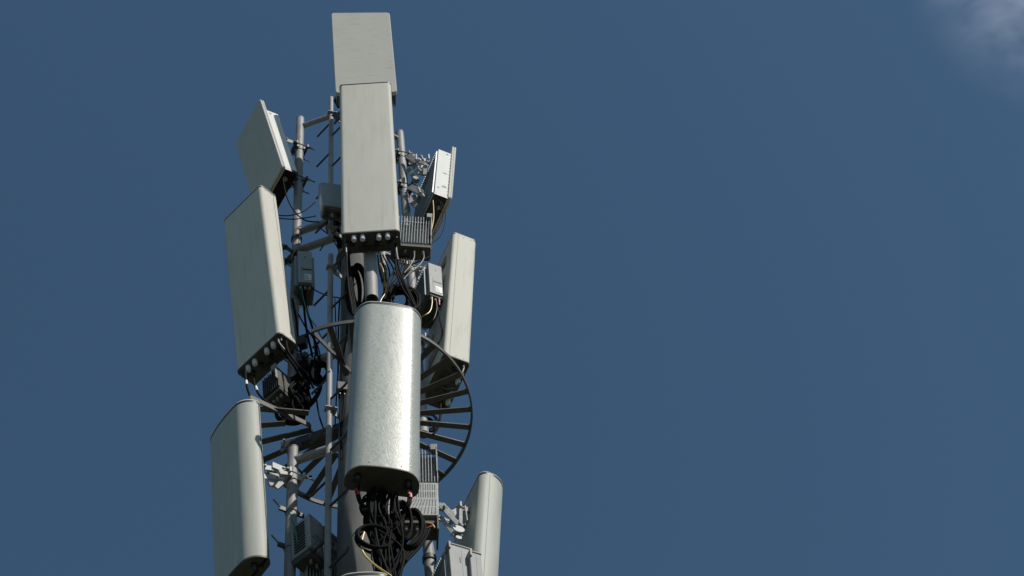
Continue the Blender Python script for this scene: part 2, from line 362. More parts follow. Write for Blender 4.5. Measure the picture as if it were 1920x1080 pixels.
# ------------------------------------------------------------------ clamps
def clamp(parent, inv, P, n, reach, style='dark', tall=.05, drop=0.0, link=False):
    """Pipe clamp at P (pipe axis), jaws along horizontal n, arms reaching `reach` to the antenna back."""
    n = Vector(n).normalized(); q = Vector((-n.y, n.x, 0)); zz = Vector((0, 0, 1))
    m1 = 'darksteel' if style == 'dark' else 'zinc'
    Fm = Matrix((q, n, zz)).transposed().to_4x4(); Fm.translation = P
    T = inv @ Fm
    b = MB()
    for s in (-1, 1):
        b.box(-.075, .075, s*.05-.008, s*.05+.008, -tall/2, tall/2)
        b.box(-.04, -.03, min(s*.02, s*.045), max(s*.02, s*.045), -tall/2, tall/2).box(.03, .04, min(s*.02, s*.045), max(s*.02, s*.045), -tall/2, tall/2)
    b.box(-.05, .05, .05, .062, -.045, .045)
    b.box(-.05, -.044, .055, reach*.55, -.03, .03).box(.044, .05, .055, reach*.55, -.03, .03)
    br = b.build('mounting_bracket', m1, parent, T=T, bevel=.002)
    for s in (-1, 1):
        MB().tube([(s*.06, -.125, 0), (s*.06, .085, 0)], .0055, 8).build('threaded_rod', 'darksteel' if style == 'dark' else 'galv', br, T=T)
        mm = MB()
        for yy in (-.072, -.062, .062, .072): mm.tube([(s*.06, yy-.004, 0), (s*.06, yy+.004, 0)], .012, 6)
        mm.build('nut', 'galv', br, T=T)
    b2 = MB()
    if link:                                       # tilt linkage: two slotted arms in a flattened V
        for s in (-.036, .036):
            b2.bar((s, reach*.3, .01), (s, reach*.75, drop-.055), .006, .045, (0, 0, 1)).bar((s*.9, reach*.7, drop-.05), (s*.9, reach, drop+.02), .006, .045, (0, 0, 1))
        b2.tube([(-.06, reach*.3, .01), (.06, reach*.3, .01)], .009, 8).tube([(-.06, reach*.72, drop-.05), (.06, reach*.72, drop-.05)], .009, 8)
        b2.tube([(-.06, reach*.97, drop+.02), (.06, reach*.97, drop+.02)], .009, 8)
    else:
        for s in (-.04, .04): b2.bar((s, reach*.45, 0), (s, reach, drop), .006, .05, (0, 0, 1))
        b2.tube([(-.065, reach*.5, 0), (.065, reach*.5, 0)], .009, 8)
    b2.box(-.07, .07, reach-.012, reach, drop-.04, drop+.05)
    b2.build('tilt_arm', 'zinc' if style != 'dark' or link else 'darksteel', br, T=T, bevel=.0015)
    return br
# ------------------------------------------------------------------ antennas
GROUPB = 'tall flat antennas with dark base plates in the middle tier'
def antennaB(label, ref, T, B, az, w=.425, d=.175):
    mw, H = frame(ref, T, B, az, w, d); t = thing('panel_antenna', label, 'antenna', mw, GROUPB)
    pr = rrect(-w/2, w/2, 0, d, .030, .022)
    MB().prism(pr, .012, H-.024).build('radome', 'radome', t)
    MB().prism(pr, H-.024, H-.010, off=.001).build('seam', 'black', t)
    MB().prism(pr, H-.010, H, off=.002).build('top_cap', 'radome', t, bevel=.003)
    bp = MB().prism(pr, -.006, .012, off=.002).build('base_plate', 'under', t, bevel=.002)
    for u in (-.29, -.14, .14, .29):
        c = MB().tube([(u*w, .030, -.005), (u*w, .030, -.03), (u*w, .030, -.055), (u*w, .030, -.062)], [.0175, .0185, .0175, .011], 16)
        c.build('weather_cap', 'whitecap', t)
    for u in (-.32, -.12, .10, .30):
        MB().tube([(u*w, .088, -.03), (u*w, .088, -.006)], .017, 16).build('connector_port', 'black', bp)
    for u, v in ((-.44, .04), (.44, .04), (-.40, .075), (.38, .075)):
        MB().tube([(u*w, v, -.006), (u*w, v, -.02), (u*w, v, -.021), (u*w, v, -.05)], [.016, .016, .010, .009], 12).build('cable_gland', 'darksteel', bp)
    b = MB().box(-.09, .09, .12, .155, -.012, -.006).tube([(-.02, .12, -.03), (-.02, .12, -.006)], .008, 8).tube([(.02, .12, -.03), (.02, .12, -.006)], .008, 8)
    b.build('earth_bar', 'darksteel', bp)
    for s_ in (-1, 1):
        MB().box(min(s_*(w/2-.003), s_*(w/2+.001)), max(s_*(w/2-.003), s_*(w/2+.001)), d-.045, d-.042, .02, H-.03).build('joint_line', 'under', t)
        for zz in (.03, H-.045):
            for yy in (.05, .11): MB().tube([(s_*(w/2-.002), yy, zz), (s_*(w/2+.0015), yy, zz)], .004, 8).build('screw', 'ink', t)
    for zz in (.16*H, .86*H): MB().box(-.09, .09, d, d+.012, zz-.06, zz+.06).build('back_plate', 'galv', t, bevel=.002)
    return t, mw, H
def antennaC(label, ref, T, B, az, H=None, w=.45, d=.17, m='matte'):
    mw, h = frame(ref, T, B, az, w, d)
    if H:                                            # keep the top where it is, extend down
        mw = mw @ Matrix.Translation((0, 0, h-H)); h = H
    t = thing('panel_antenna', label, 'antenna', mw, 'rounded antennas in the lower tier')
    pr = rrect(-w/2, w/2, 0, d, .095, .05, 14)
    xs_ = [p[0] for p in pr if abs(p[1]) < 1e-6]; xl, xr = min(xs_), max(xs_)
    pr += [(xl+(xr-xl)*k/14, 0.0) for k in range(1, 14)]
    pr = [(x, y-.026*(1-(2*x/w)**2)*(1 if y < d*.5 else 0)) for x, y in pr]
    # keep front softly crowned
    for s_ in (-1, 1): MB().box(min(s_*(w/2-.003), s_*(w/2+.0012)), max(s_*(w/2-.003), s_*(w/2+.0012)), .104, .1065, .01, h-.03).build('joint_line', 'under', t)
    MB().prism(pr, .004, h-.026).build('radome', m, t)
    MB().prism(pr, h-.026, h-.010, off=.001).build('seam', 'black', t)
    MB().prism(pr, h-.010, h, off=.003).build('top_cap', 'radome', t, bevel=.003)
    bp = MB().prism(pr, -.010, .004, off=.0022).build('base_plate', 'under', t, bevel=.003)
    for u, v in ((-.34, .052), (.34, .052)):
        for dv in (0, .042):
            MB().tube([(u*w, v+dv, -.016), (u*w, v+dv, -.010)], .021, 20).build('port_ring', 'black', bp)
            MB().tube([(u*w, v+dv, -.055), (u*w, v+dv, -.016)], .012, 12).build('cable_gland', 'darksteel', bp)
    for u in (-.1, .02): MB().tube([(u*w, .13, -.04), (u*w, .13, -.010)], .013, 12).build('cable_gland', 'black', bp)
    for u in (-.22, .22):
        MB().tube([(u*w, -.0225, .03), (u*w, -.015, .03)], .0035, 8).build('rivet', 'ink', t)
    for zz in (.18*h, .82*h): MB().box(-.08, .08, d-.002, d+.012, zz-.07, zz+.07).build('back_plate', 'galv', t, bevel=.002)
    return t, mw, h
def antennaA(label, ref, T, B, az, marks=False, w=.52):
    d = .03
    mw, H = frame(ref, T, B, az, w, d); t = thing('square_antenna', label, 'antenna', mw, 'flat square antennas in the top tier')
    def slab(x, z0, z1, r):
        p = []
        for cx, cz, a0 in ((x-r, z0+r, -90), (x-r, z1-r, 0), (-x+r, z1-r, 90), (-x+r, z0+r, 180)):
            for k in range(6): a = R(a0+90*k/5); p.append((cx+r*math.cos(a), cz+r*math.sin(a)))
        return p
    def ext(p, y0, y1):
        m = MB().prism(p, -y1, -y0); m.v = [Vector((v.x, -v.z, v.y)) for v in m.v]; return m
    ext(slab(w/2, 0, H, .03), 0, .019).build('radome', 'mimo', t, bevel=.005)
    ext(slab(w/2-.004, .004, H-.004, .028), .019, .022).build('seam', 'black', t)
    ext(slab(w/2, 0, H, .03), .022, .037).build('back_tray', 'mimo', t, bevel=.004)
    z0, z1, x = .03, H-.16, w/2-.012; D0, D1 = .037, .155
    body = MB().box(-x, x, D0, D1, z0, z1).build('housing', 'mimoside', t, bevel=.004)
    b = MB()
    for k in range(24):
        xx = -x+.02+k*(2*x-.04)/23; b.box(xx-.003, xx+.003, D1-.001, D1+.014, z0+.02, z1-.02)
    b.build('heat_sink', 'fin', body)
    b = MB()
    for k in range(9):
        yy = D0+.008+k*(D1-D0-.012)/8; b.box(-x+.02, x-.02, yy-.0025, yy+.0025, z0-.028, z0)
    b.box(-x, -x+.008, D0, D1, z0-.03, z0).box(x-.008, x, D0, D1, z0-.03, z0)
    b.build('bottom_grille', 'black', body)
    for s in (-1, 1):
        b = MB()
        n = 13
        for k in range(n): zz = z0+.04+k*(z1-z0-.08)/(n-1); b.box(s*x-.0025, s*x+.0025, D0+.001, D0+.006, zz-.012, zz+.006)
        b.build('vent_slot', 'ink', body)
        MB().tube([(s*(x+.001), D0+.035, z1-.045), (s*(x-.004), D0+.035, z1-.045)], .012, 14).build('lifting_hole', 'ink', body)
        MB().tube([(s*.15, .075, z0-.06), (s*.15, .075, z0)], .014, 12).build('connector', 'galv', body)
    if marks:
        xs = -x-.0012
        MB().box(xs, xs+.003, .060, .096, z1*.50, z1*.50+.016).build('data_plate', 'ink', body)
        b = MB()
        for k in range(3): b.box(xs, xs+.003, .056, .100-.006*k, z1*.20+k*.014, z1*.20+k*.014+.004)
        b.build('printed_lines', 'ink', body)
        MB().tube([(xs, .125, z1*.16), (xs+.003, .125, z1*.16)], .009, 10).build('warning_spot', 'ink', body)
    return t, mw, H
def brackets(t, mw, pipe, zs, n, style='dark', link=(False, False), gap=.0, d=.17):
    inv = mw.inverted(); n = Vector(n).normalized()
    for z, lk in zip(zs, link):
        P = at(pipe, z)
        # distance along n from the pipe to the antenna's back plane
        o = mw @ Vector((0, d, 0)); yax = (mw.to_3x3() @ Vector((0, 1, 0)))
        reach = (o-P).dot(yax)/n.dot(yax)
        clamp(t, inv, P, n, max(reach, .09), style, link=lk)
def nrm(az): return Vector((math.sin(R(az)), -math.cos(R(az)), 0))
# top tier
tA, mA, HA = antennaA('topmost flat grey-white antenna facing the camera above all the others', (-.5, 0), (621, 24, -.80), (629, 174, -.55), 1)
brackets(tA, mA, PF, (16.75, 16.35), nrm(0), d=.145)
tLA, mLA, HLA = antennaA('tilted square antenna with shaded face and white side at upper left', (.5, 0), (487, 184, -.30), (529, 312, -.19), -61, w=.48)
brackets(tLA, mLA, PL, (zof(561, 282, .1), zof(560, 342, .1)), nrm(-64), d=.145)
tRA, mRA, HRA = antennaA('square antenna seen from behind with bright white side at upper right', (-.5, 0), (856, 275, .02), (848, 373, .0), 112, True)
brackets(tRA, mRA, PR, (zof(752, 296, .22), zof(757, 355, .22)), nrm(105), link=(True, True), d=.145, style='dark')
# middle tier
tB, mB, HB = antennaB('tall pale antenna with four white caps in front of the mast centre', (-.5, 0), (636, 158, -.82), (640, 438, -.60), -3, w=.418)
brackets(tB, mB, PF, (15.6, 13.9), nrm(0), d=.187)
tLB, mLB, HLB = antennaB('tall pale antenna with shaded face and sunlit side strip on the left', (.5, 0), (488, 345, -.36), (523, 622, -.25), -45, w=.44)
brackets(tLB, mLB, PL, (zof(556, 490, .1), zof(550, 668, .1)), nrm(-48), d=.187)
tRB, mRB, HRB = antennaB('tall pale antenna on the right showing its shaded back and narrow side', (-.5, 1), (850, 434, -.02), (832, 663, -.08), 112, d=.20)
brackets(tRB, mRB, PR, (zof(772, 510, .22), zof(780, 640, .22)), nrm(108), link=(True, True), d=.187, style='zinc')
# lower tier
tC, mC, HC = antennaC('big rounded antenna with scratched sunlit front hanging before the mast', (0, 0), (732, 574, -.86), (721, 882, -.72), 10, w=.43, m='fibre')
brackets(tC, mC, PFc, (11.75, 10.9), nrm(0), d=.182)
tLC, mLC, HLC = antennaC('rounded pale antenna half in shade at the lower left', (.5, .0), (459, 741, -.35), (475, 1034, -.25), -55, w=.47, d=.135)
brackets(tLC, mLC, PLc, (zof(548, 900, .1), 9.9), nrm(-60), link=(True, False), d=.162, style='zinc')
tRC, mRC, HRC = antennaC('rounded pale antenna with bare zinc tilt bracket at the lower right', (-.5, 1), (902, 880, -.02), (888, 1072, -.05), 112, H=1.62, w=.47)
brackets(tRC, mRC, PRc, (zof(800, 958, .22), 9.6), nrm(100), link=(True, False), d=.182, style='zinc')
tD, mD, HD = antennaC('round topped antenna just showing at the bottom edge of the picture', (0, 0), (683, 1079, -.62), (688, 1300, -.55), 0, w=.34, H=1.5)
# ------------------------------------------------------------------ radio units
RG = 'radio units mounted behind the antennas'
def slim_radio(label, T, B, az, front='cream', back=.22, w=.108):
    mw, H = frame((-.5, 0), T, B, az, w, back); t = thing('radio_unit', label, 'radio unit', mw, RG)
    cab = MB().box(-w/2, w/2, 0, .035, 0, H).build('front_cover', front, t, bevel=.003)
    MB().box(-w/2+.004, w/2-.004, .035, back-.02, .03, H-.02).build('body', 'blue', t, bevel=.002)
    for s in (-1, 1):
        b = MB(); n = 13
        for k in range(n):
            yy = .045+k*(back-.06)/(n-1); x0 = s*(w/2-.005); x1 = s*(w/2+.022)
            b.box(min(x0, x1), max(x0, x1), yy-.0022, yy+.0022, .02, H-.01)
        b.build('side_fins', 'blue', t, smooth=False)
    b = MB(); n = 9
    for k in range(n):
        xx = -w/2+.008+k*(w-.016)/(n-1); b.box(xx-.002, xx+.002, back-.02, back+.015, .02, H-.01)
    b.build('rear_fins', 'fin', t, smooth=False)
    MB().box(-w*.2, w*.5-.006, -.0015, .001, H*.385, H*.43).build('handle_slot', 'ink', cab)
    MB().box(-w*.24, -w*.22, -.0015, .001, H*.1, H*.5).build('panel_gap', 'ink', cab)
    MB().box(-w*.02, w*.02+.004, -.0015, .001, H*.78, H*.83).build('maker_mark', 'ink', cab)
    lb = MB().box(-w*.05, w*.42, -.002, .001, H*.08, H*.26).build('data_label', 'label', cab)
    b = MB()
    for k in range(4): b.box(-w*.02, w*(.30-.05*k), -.0032, -.0015, H*(.11+.035*k), H*(.118+.035*k))
    b.build('printed_lines', 'ink', lb)
    MB().box(-w/2+.006, w/2-.006, .012, back-.03, -.022, .03).build('connector_bay', 'under', t, bevel=.002)
    for k, u in enumerate((-.3, 0, .3)):
        MB().tube([(u*w, .03, -.05), (u*w, .03, -.02)], .009, 10).build('connector', 'galv', t)
    MB().box(-.03, .03, back*.4, back+.03, H-.005, H+.03).build('hanger', 'zinc', t, bevel=.002)
    return t
slim_radio('slim cream radio unit with white label in front of right pale antenna', (803, 492, -.02), (806, 547, -.03), 22, back=.32)
slim_radio('slim grey radio unit with dark slot between left antenna and mast', (558, 470, -.05), (559, 528, -.055), 8, 'blue')
def finned_radio(label, ref, T, B, az, w, d, body='fin', tip=.07, fins='fin', nf=15):
    mw, H = frame(ref, T, B, az, w, d); t = thing('finned_radio_unit', label, 'radio unit', mw, RG)
    MB().box(-w/2, w/2, .04, d, 0, H-tip).build('body', body, t, bevel=.003)
    b = MB()
    for k in range(nf):
        xx = -w/2+.004+k*(w-.008)/(nf-1); b.box(xx-.0022, xx+.0022, 0, .045, .012, H-(0.0 if k % 2 else .008)).box(xx-.0022, xx+.0022, .045, d-.02, H-tip-.01, H-.015)
    b.build('cooling_fins', fins, t, smooth=False)
    MB().box(-w/2, w/2, .012, .02, H-tip-.004, H-tip+.004).build('fin_web', 'fin', t)
    MB().box(-w/2+.004, w/2-.004, .012, d-.01, -.03, .008).build('connector_bay', 'under', t, bevel=.002)
    for k in range(4):
        u = -.36+.22*k
        MB().tube([(u*w, .05, -.06), (u*w, .05, -.03)], .011, 10).build('connector', 'galv', t)
    MB().box(w/2-.045, w/2-.002, -.02, .004, H-.03, H+.03).box(w/2-.012, w/2-.004, -.02, .04, .10, H).build('carry_handle', 'galv', t, bevel=.002)
    return t
finned_radio('radio unit with rows of bright cooling fins beside the central pale antenna', (.5, 0), (811, 408, -.30), (809, 458, -.30), 4, .30, .14)
finned_radio('radio unit with vertical fins just above the slotted one', (.5, 0), (820, 842, -.22), (822, 905, -.22), 0, .26, .12, tip=.03)
finned_radio('finned radio unit coloured dark for shade, hanging beneath the left pale antenna', (-.5, 0), (491, 712, .05), (493, 748, .05), -42, .15, .22, body='under', fins='under', tip=.01, nf=9)  # dark base-plate colour on body and fins stands in for shade on this unit
finned_radio('finned radio unit beside the lower left pipe under the slotted cover', (-.5, 0), (575, 1018, .05), (575, 1090, .05), 20, .22, .14, tip=.02, nf=12, body='blue')
finned_radio('small finned radio unit at the foot of the mast\'s left edge', (-.5, 0), (622, 1052, .25), (622, 1120, .25), 10, .16, .12, tip=.03, nf=9, body='blue')
def slotted_radio(label, ref, T, B, az, w, d, side='blue', cov='fin', red=False):
    mw, H = frame(ref, T, B, az, w, d); t = thing('slotted_radio_unit', label, 'radio unit', mw, RG)
    MB().box(-w/2+.004, w/2-.004, .03, d, 0, H).build('body', side, t, bevel=.003)
    cov = MB().box(-w/2, w/2, 0, .03, .0, H).build('front_cover', cov, t, bevel=.003)
    b = MB(); n = 11
    for row in range(2):
        for k in range(n):
            x = w*(-.02+.48*(k+.5)/n); za, zb = H*(.54+.23*row), H*(.72+.23*row)
            b.bar((x, .0, za), (x, .0, zb), .003, .0046, (0, 1, 0))
    for k in range(16):                              # slots that fan out over the lower half
        f = (k+.5)/16; x = -w*.47+w*.94*f; lean = (1-f)*.055
        for row in range(2):
            za, zb = H*(.04+.24*row), H*(.24+.24*row)
            b.bar((x-lean*(1-row), 0, za), (x-lean*(1-row)+lean*.8, 0, zb), .003, .0046, (0, 1, 0)) if x-lean*(1-row) > -w*.48 else None
    b.build('vent_slots', 'ink', cov, smooth=False)
    b = MB()
    for k in range(10): b.box(-w/2-.0016, -w/2+.006, .045+.0, d-.03, .03+k*H*.085, .042+k*H*.085)
    b.build('side_vents', 'ink', t)
    MB().box(-w/2+.01, w/2-.01, .02, d-.01, -.05, .0).build('connector_bay', 'under', t, bevel=.002)
    MB().box(w/2-.012, w/2-.002, .0, d, -.13, .0).build('side_skirt', 'under', t)
    for k in range(4): MB().tube([((-.3+.2*k)*w, .05, -.085), ((-.3+.2*k)*w, .05, -.05)], .010, 10).build('connector', 'galv', t)
    if red:
        b = MB()
        for k in range(4): b.bar((-w*.05+k*.016, -.002, H*.62), (-w*.05+k*.016, -.002, H*.70), .006, .002, (0, 1, 0))
        b.build('red_lettering', 'redtape', cov)
    return t
slotted_radio('radio unit with fanned slots in its cover behind the hanging black cables', (.5, 0), (821, 905, -.26), (823, 966, -.26), 2, .32, .16)
slotted_radio('shaded radio unit with fanned slots and red marking at the lower left', (-.5, 0), (580, 962, -.06), (583, 1022, -.06), 50, .26, .16, cov='fin', red=True)
# plain boxes
mw, H = frame((-.5, 0), (601, 341, -.36), (606, 384, -.34), 12, .26, .12)
t = thing('power_box', 'small blue-grey box between the upper climbing rail and central antenna', 'equipment box', mw)
MB().box(-.13, .13, 0, .12, 0, H).build('body', 'blue', t, bevel=.004)
MB().box(-.1335, -.13, .025, .095, .05, H*.62).build('side_label', 'mimoside', t)
MB().box(-.12, .12, .01, .11, -.03, 0).build('connector_bay', 'under', t)
for k in range(5): MB().tube([(-.10+.045*k, .05, -.07), (-.10+.045*k, .05, -.03)], .011, 10).build('connector', 'galv' if k % 2 else 'black', t)
MB().box(-.13, -.11, .05, .09, H, H+.05).build('hanger', 'galv', t, bevel=.002)
for k in range(3): MB().tube([(.06, -.001, H*.3+k*.08), (.06, .002, H*.3+k*.08)], .003, 8).build('screw', 'ink', t)
def cabinet(label, T, B, az, w, d, H, small=False):
    mw, h = frame((-.5, 0), T, B, az, w, d); mw = mw @ Matrix.Translation((0, 0, h-H))
    t = thing('radio_cabinet', label, 'radio unit', mw, RG)
    MB().box(-w/2+.003, w/2-.003, .03, d, 0, H-.01).build('body', 'blue', t, bevel=.004)
    c = MB().box(-w/2, w/2, 0, .03, 0, H-.004).build('front_cover', 'cream', t, bevel=.004)
    MB().tube([(-w/2, .004, H), (w/2, .004, H)], .010, 12).build('rolled_edge', 'galv', t)
    MB().box(-w/2-.004, -w/2+.01, -.01, .05, H-.05, H+.012).build('corner_bracket', 'galv', t, bevel=.003)
    MB().box(w*.02, w*.027, -.0012, .001, H*.45, H-.03).build('panel_gap', 'ink', c)
    if not small:
        MB().box(-w*.08, -w*.02, -.0015, .001, H-.16, H-.11).build('maker_mark', 'ink', c)
        MB().box(-w*.3, w*.3, -.0015, .001, H-.42, H-.36).build('handle_slot', 'ink', c)
        b = MB(); b.box(-w*.36, -w*.345, -.0012, .001, H-.6, H-.31).box(w*.345, w*.36, -.0012, .001, H-.6, H-.31).box(-w*.345, w*.345, -.0012, .001, H-.315, H-.31)
        b.build('panel_outline', 'ink', c)
    b = MB()
    for k in range(12): yy = .045+k*(d-.06)/11; b.box(-w/2-.016, -w/2+.004, yy-.0022, yy+.0022, .02, H-.03)
    b.build('side_fins', 'blue', t, smooth=False)
    return t
cabinet('wider cream radio cabinet with dark handle slot at the bottom right', (841, 1018, -.10), (846, 1080, -.10), 22, .15, .26, .55)
cabinet('narrow cream radio cabinet beside the wider one at the bottom right', (881, 1033, -.09), (885, 1090, -.09), 22, .072, .20, .5, True)
# ------------------------------------------------------------------ cables
def cable(label, pts, r=.008, m='cable', group=None, name='cable', raw=False, k=8):
    P = [Vector(p) if raw else U(*p) for p in pts]
    P = spline(P, k)
    c = P[0].copy(); mb = MB().tube([p-c for p in P], r, 8); o = mb.build(name, m); o.location = c
    return tag(o, label, 'cable', group)
def coil(label, px, py, y, a, b, n, r=.009, ax=(1, 0, 0), up=(0, 0, 1), spread=.03, m='cable', group=None, jit=.02):
    C = U(px, py, y); A = Vector(ax).normalized(); B = Vector(up).normalized(); Nn = A.cross(B).normalized(); P = []
    seg = 26; ph = random.random()*6
    for i in range(n):
        ja, jb = 1+random.uniform(-jit, jit)*4, 1+random.uniform(-jit, jit)*4; off = Nn*random.uniform(-spread, spread); sh = A*random.uniform(-.01, .01)
        for s in range(seg):
            t = 2*math.pi*s/seg+ph; P.append(((ja, jb, off, sh), t))
    pts = []
    tot = len(P)
    for i, ((ja, jb, off, sh), t) in enumerate(P):
        j = min(tot-1, i+seg); f = (i % seg)/seg; (ka, kb, ko, ks), _ = P[j]
        ma, mb_, mo, ms = ja*(1-f)+ka*f, jb*(1-f)+kb*f, off*(1-f)+ko*f, sh*(1-f)+ks*f
        pts.append(A*math.cos(t)*a*ma+B*math.sin(t)*b*mb_+mo+ms)
    o = MB().tube(pts, r, 8).build('cable_coil', m); o.location = C
    return tag(o, label, 'cable coil', group)
rnd = random.uniform
# left top: loops from the tilted square antenna to the box
cable('thin black cable curving down from the tilted square antenna past the pipe', [(530,318,-.12),(532,345,-.1),(540,375,-.08),(555,400,-.06),(575,414,-.05),(598,416,-.02)], .0055)
cable('upper of two thin black cables passing in front of the left pipe', [(520,404,-.2),(545,404,-.15),(570,396,-.05),(591,379,-.02)], .0045)
cable('lower of two thin black cables passing in front of the left pipe', [(520,409,-.2),(550,411,-.15),(575,408,-.05),(592,405,-.02)], .0045)
for k in range(5):
    cable(('leftmost','second from left','middle','second from right','rightmost')[k]+' of five black cables dropping from the small blue-grey box', [(606+6*k,392,-.06),(612+6*k,410+2*k,-.06),(622+4*k,430,-.05),(632+2*k,452+3*k,0),(640,500,.0)], .0075, group='cables under the small box')
for k in range(3):
    coil(('upper','middle','lower')[k]+' of three black cable loops tucked behind the central antenna edge', 631, 404+7*k, -.1, .035, .06, 3, .007, (.8, .6, 0), group='loops beside the central antenna')
# central antenna cables
for (x0, lab, pts) in ((0, 'braided jumper dropping from the left corner of the central pale antenna', [(648,448,-.55),(649,470,-.53),(651,510,-.5),(655,550,-.48),(662,590,-.45)]),
                       (1, 'braided jumper dropping from the right corner of the central pale antenna', [(742,446,-.5),(743,470,-.5),(749,505,-.48),(762,540,-.46),(776,572,-.44)])):
    cable(lab, pts, .0075); cable('grey metal sleeve on the '+('left' if not x0 else 'right')+' jumper under the central antenna', pts[:2] + [( (pts[1][0]*.5+pts[2][0]*.5), 488, -.51)], .009 if x0 else .0085, 'greycable')
for k in range(3):
    cable(('left','middle','right')[k]+' of three black cables dropping left of the short open pipe', [(649+2*k,458,-.45),(652+2*k,500,-.42),(655+3*k,540,-.4),(663+2*k,582,-.38),(668,600,-.35)], .007, group='left drop cables')
    cable(('left','middle','right')[k]+' of three black cables dropping right below the central pale antenna', [(741+2*k,462,-.42),(742+2*k,500,-.4),(752+5*k,535,-.38),(770+3*k,565,-.36),(780,590,-.34)], .007, group='right drop cables')
coil('tall black cable coil left of the short open pipe', 672, 537, -.28, .050, .31, 14, .0065, (1, .2, 0), group=None)
coil('dark cable coil pressed against the mast behind the tall coil', 663, 545, -.2, .050, .32, 10, .0065, (1, .2, 0))
coil('big round black cable coil right of the short open pipe', 757, 566, -.26, .105, .17, 13, .0075, (1, .1, 0), jit=.03)
coil('second black cable coil resting on the big round one', 742, 560, -.18, .085, .16, 9, .0075, (1, .1, 0))
for k in range(5):
    cable(('leftmost','second from left','middle','second from right','rightmost')[4-k]+' of five black cables sweeping from the finned unit into the coil', [(766-4*k,480,-.24),(764-6*k,505,-.24),(750-6*k,530,-.26),(733-3*k,555,-.25),(722,580,-.25)], rnd(.0045, .0075), group='sweeping cables')
for k in range(5):
    cable(('leftmost','second from left','middle','second from right','rightmost')[k]+' of five tangled thin black cables under the central antenna', [(708+5*k,478,-.1),(712+9*k,510,-.12),(720+3*k,540,-.15),(716+6*k,575,-.2)], .006, group='thin tangle')
cable('pale jumper looping down from the finned radio unit', [(777,472,-.3),(776,485,-.32),(768,500,-.33),(758,512,-.33)], .006, 'greycable')
cable('second pale jumper curving down from the finned radio unit', [(794,472,-.3),(794,486,-.32),(782,502,-.33),(764,516,-.33),(752,530,-.33)], .006, 'greycable')
cable('black cable running level under the finned radio unit', [(806,482,-.25),(780,492,-.3),(762,503,-.33),(745,530,-.34),(738,560,-.33)], .0085)
cable('yellow cable hanging in front of the sky below the central antenna', [(712,494,-.3),(718,505,-.3),(721,525,-.3),(724,545,-.3),(716,560,-.3),(712,568,-.3)], .0045, 'yellow')
# right top
cable('yellow cable hanging from the upper right square antenna', [(812,376,-.02),(813,392,-.03),(813,410,-.04),(809,432,-.06),(806,446,-.1)], .0042, 'yellow')
cable('thin black wire looping left from the upper right square antenna', [(825,378,-.02),(829,395,-.02),(829,415,-.03),(820,432,-.06),(810,444,-.1)], .003)
cable('thin black wire looping widest from the upper right square antenna', [(827,378,-.02),(834,396,-.02),(834,418,-.03),(826,442,-.06),(810,456,-.1)], .003)
# right slim radio
cable('yellow cable curving under the slim cream radio unit', [(810,556,.0),(810,570,.0),(806,584,.0),(795,592,.0),(782,598,.05)], .0045, 'yellow')
cable('black cable dropping from the slim cream radio unit', [(822,560,-.0),(822,580,-.0),(825,600,-.0),(829,625,-.02),(818,650,.0),(800,655,.05)], .006)
cable('thin grey wire under the slim cream radio unit', [(818,562,.0),(819,580,.0),(812,600,.0),(795,612,.05)], .0035, 'greycable')
cable('black cable from the slim radio to the right antenna back', [(828,502,.1),(838,494,.1),(845,484,.08)], .004)
cable('red tipped wire under the slim cream radio unit', [(823,560,-.01),(824,572,-.01)], .0055, 'redtape')
cable('green earth wire left of the slim cream radio unit', [(800,497,.05),(790,503,.06),(776,500,.1),(764,508,.12)], .004, 'yellow')
# left middle
cable('black cable drooping from the slim grey radio unit toward the mast', [(585,540,-.05),(598,548,-.05),(620,556,-.08),(652,560,-.1)], .0045)
for k in range(2):
    cable(('left','right')[k]+' of two black cables hanging straight below the slim grey radio unit', [(568+4*k,535,.0),(570+4*k,575,.02),(575+12*k,620,.03),(584+8*k,660,.03),(590+7*k,700,.03)], .0085, group='cables under the slim grey radio')
cable('green wire hanging from the slim grey radio unit', [(566,540,-.02),(568,556,-.02),(578,590,.0),(594,615,.0),(606,640,.0)], .0045, 'green')
cable('green and yellow wire tied up the left pipe', [(562,437,-.0),(560,452,0),(555,464,0),(549,476,0),(546,486,0)], .003, 'yellow')
cable('long thin black cable down the mast edge right of the lower rail', [(637,560,-.12),(635,600,-.12),(634,700,-.1),(638,780,-.1),(640,860,-.1)], .006)
# under the left pale antenna
for k, (x, y) in enumerate(((521,630),(536,640))):
    cable(('near','far')[k]+' corner black cable arching from the left pale antenna base to the mast', [(x,y,-.2),(x+6,y+22,-.2),(x+25,y+48,-.15),(560+14*k,700,-.08),(582+6*k,728,-.02)], .0085)
cable('grey braided lead at the near corner of the left pale antenna base', [(521,630,-.205),(523,643,-.205),(534,657,-.19)], .0092, 'greycable')
for k, (x, y) in enumerate(((460,700),(476,708))):
    cable(('outer','inner')[k]+' black cable below the outer edge of the left pale antenna', [(x,y-5,-.05),(x+1,y+12,-.05),(x+5+5*k,y+32,-.04),(x+16+14*k,y+50,-.02),(x+55,y+58,0)], .0085)
    cable('white tape ring on the '+('outer','inner')[k]+' cable under the left antenna', [(x+1.8+2*k,y+14+3*k,-.05),(x+2.6+3.5*k,y+21+3*k,-.05)], .0096, 'label', name='tape_ring')
for k in range(30):
    x0 = 572+rnd(-6, 34); y0 = 672+rnd(-8, 14)
    cable('black cable bundled in a thick slanting mass left of the mast', [(x0,y0,rnd(.0,.1)),(x0-6,y0+22,rnd(.0,.1)),(580-k*1.6+rnd(-6,6),726,rnd(.0,.12)),(566+rnd(-16,16),752,rnd(.0,.12)),(548+rnd(-14,22),778,rnd(.05,.12)),(530+rnd(-10,30),786,.1)], rnd(.006,.012), group='thick slanting bundle')
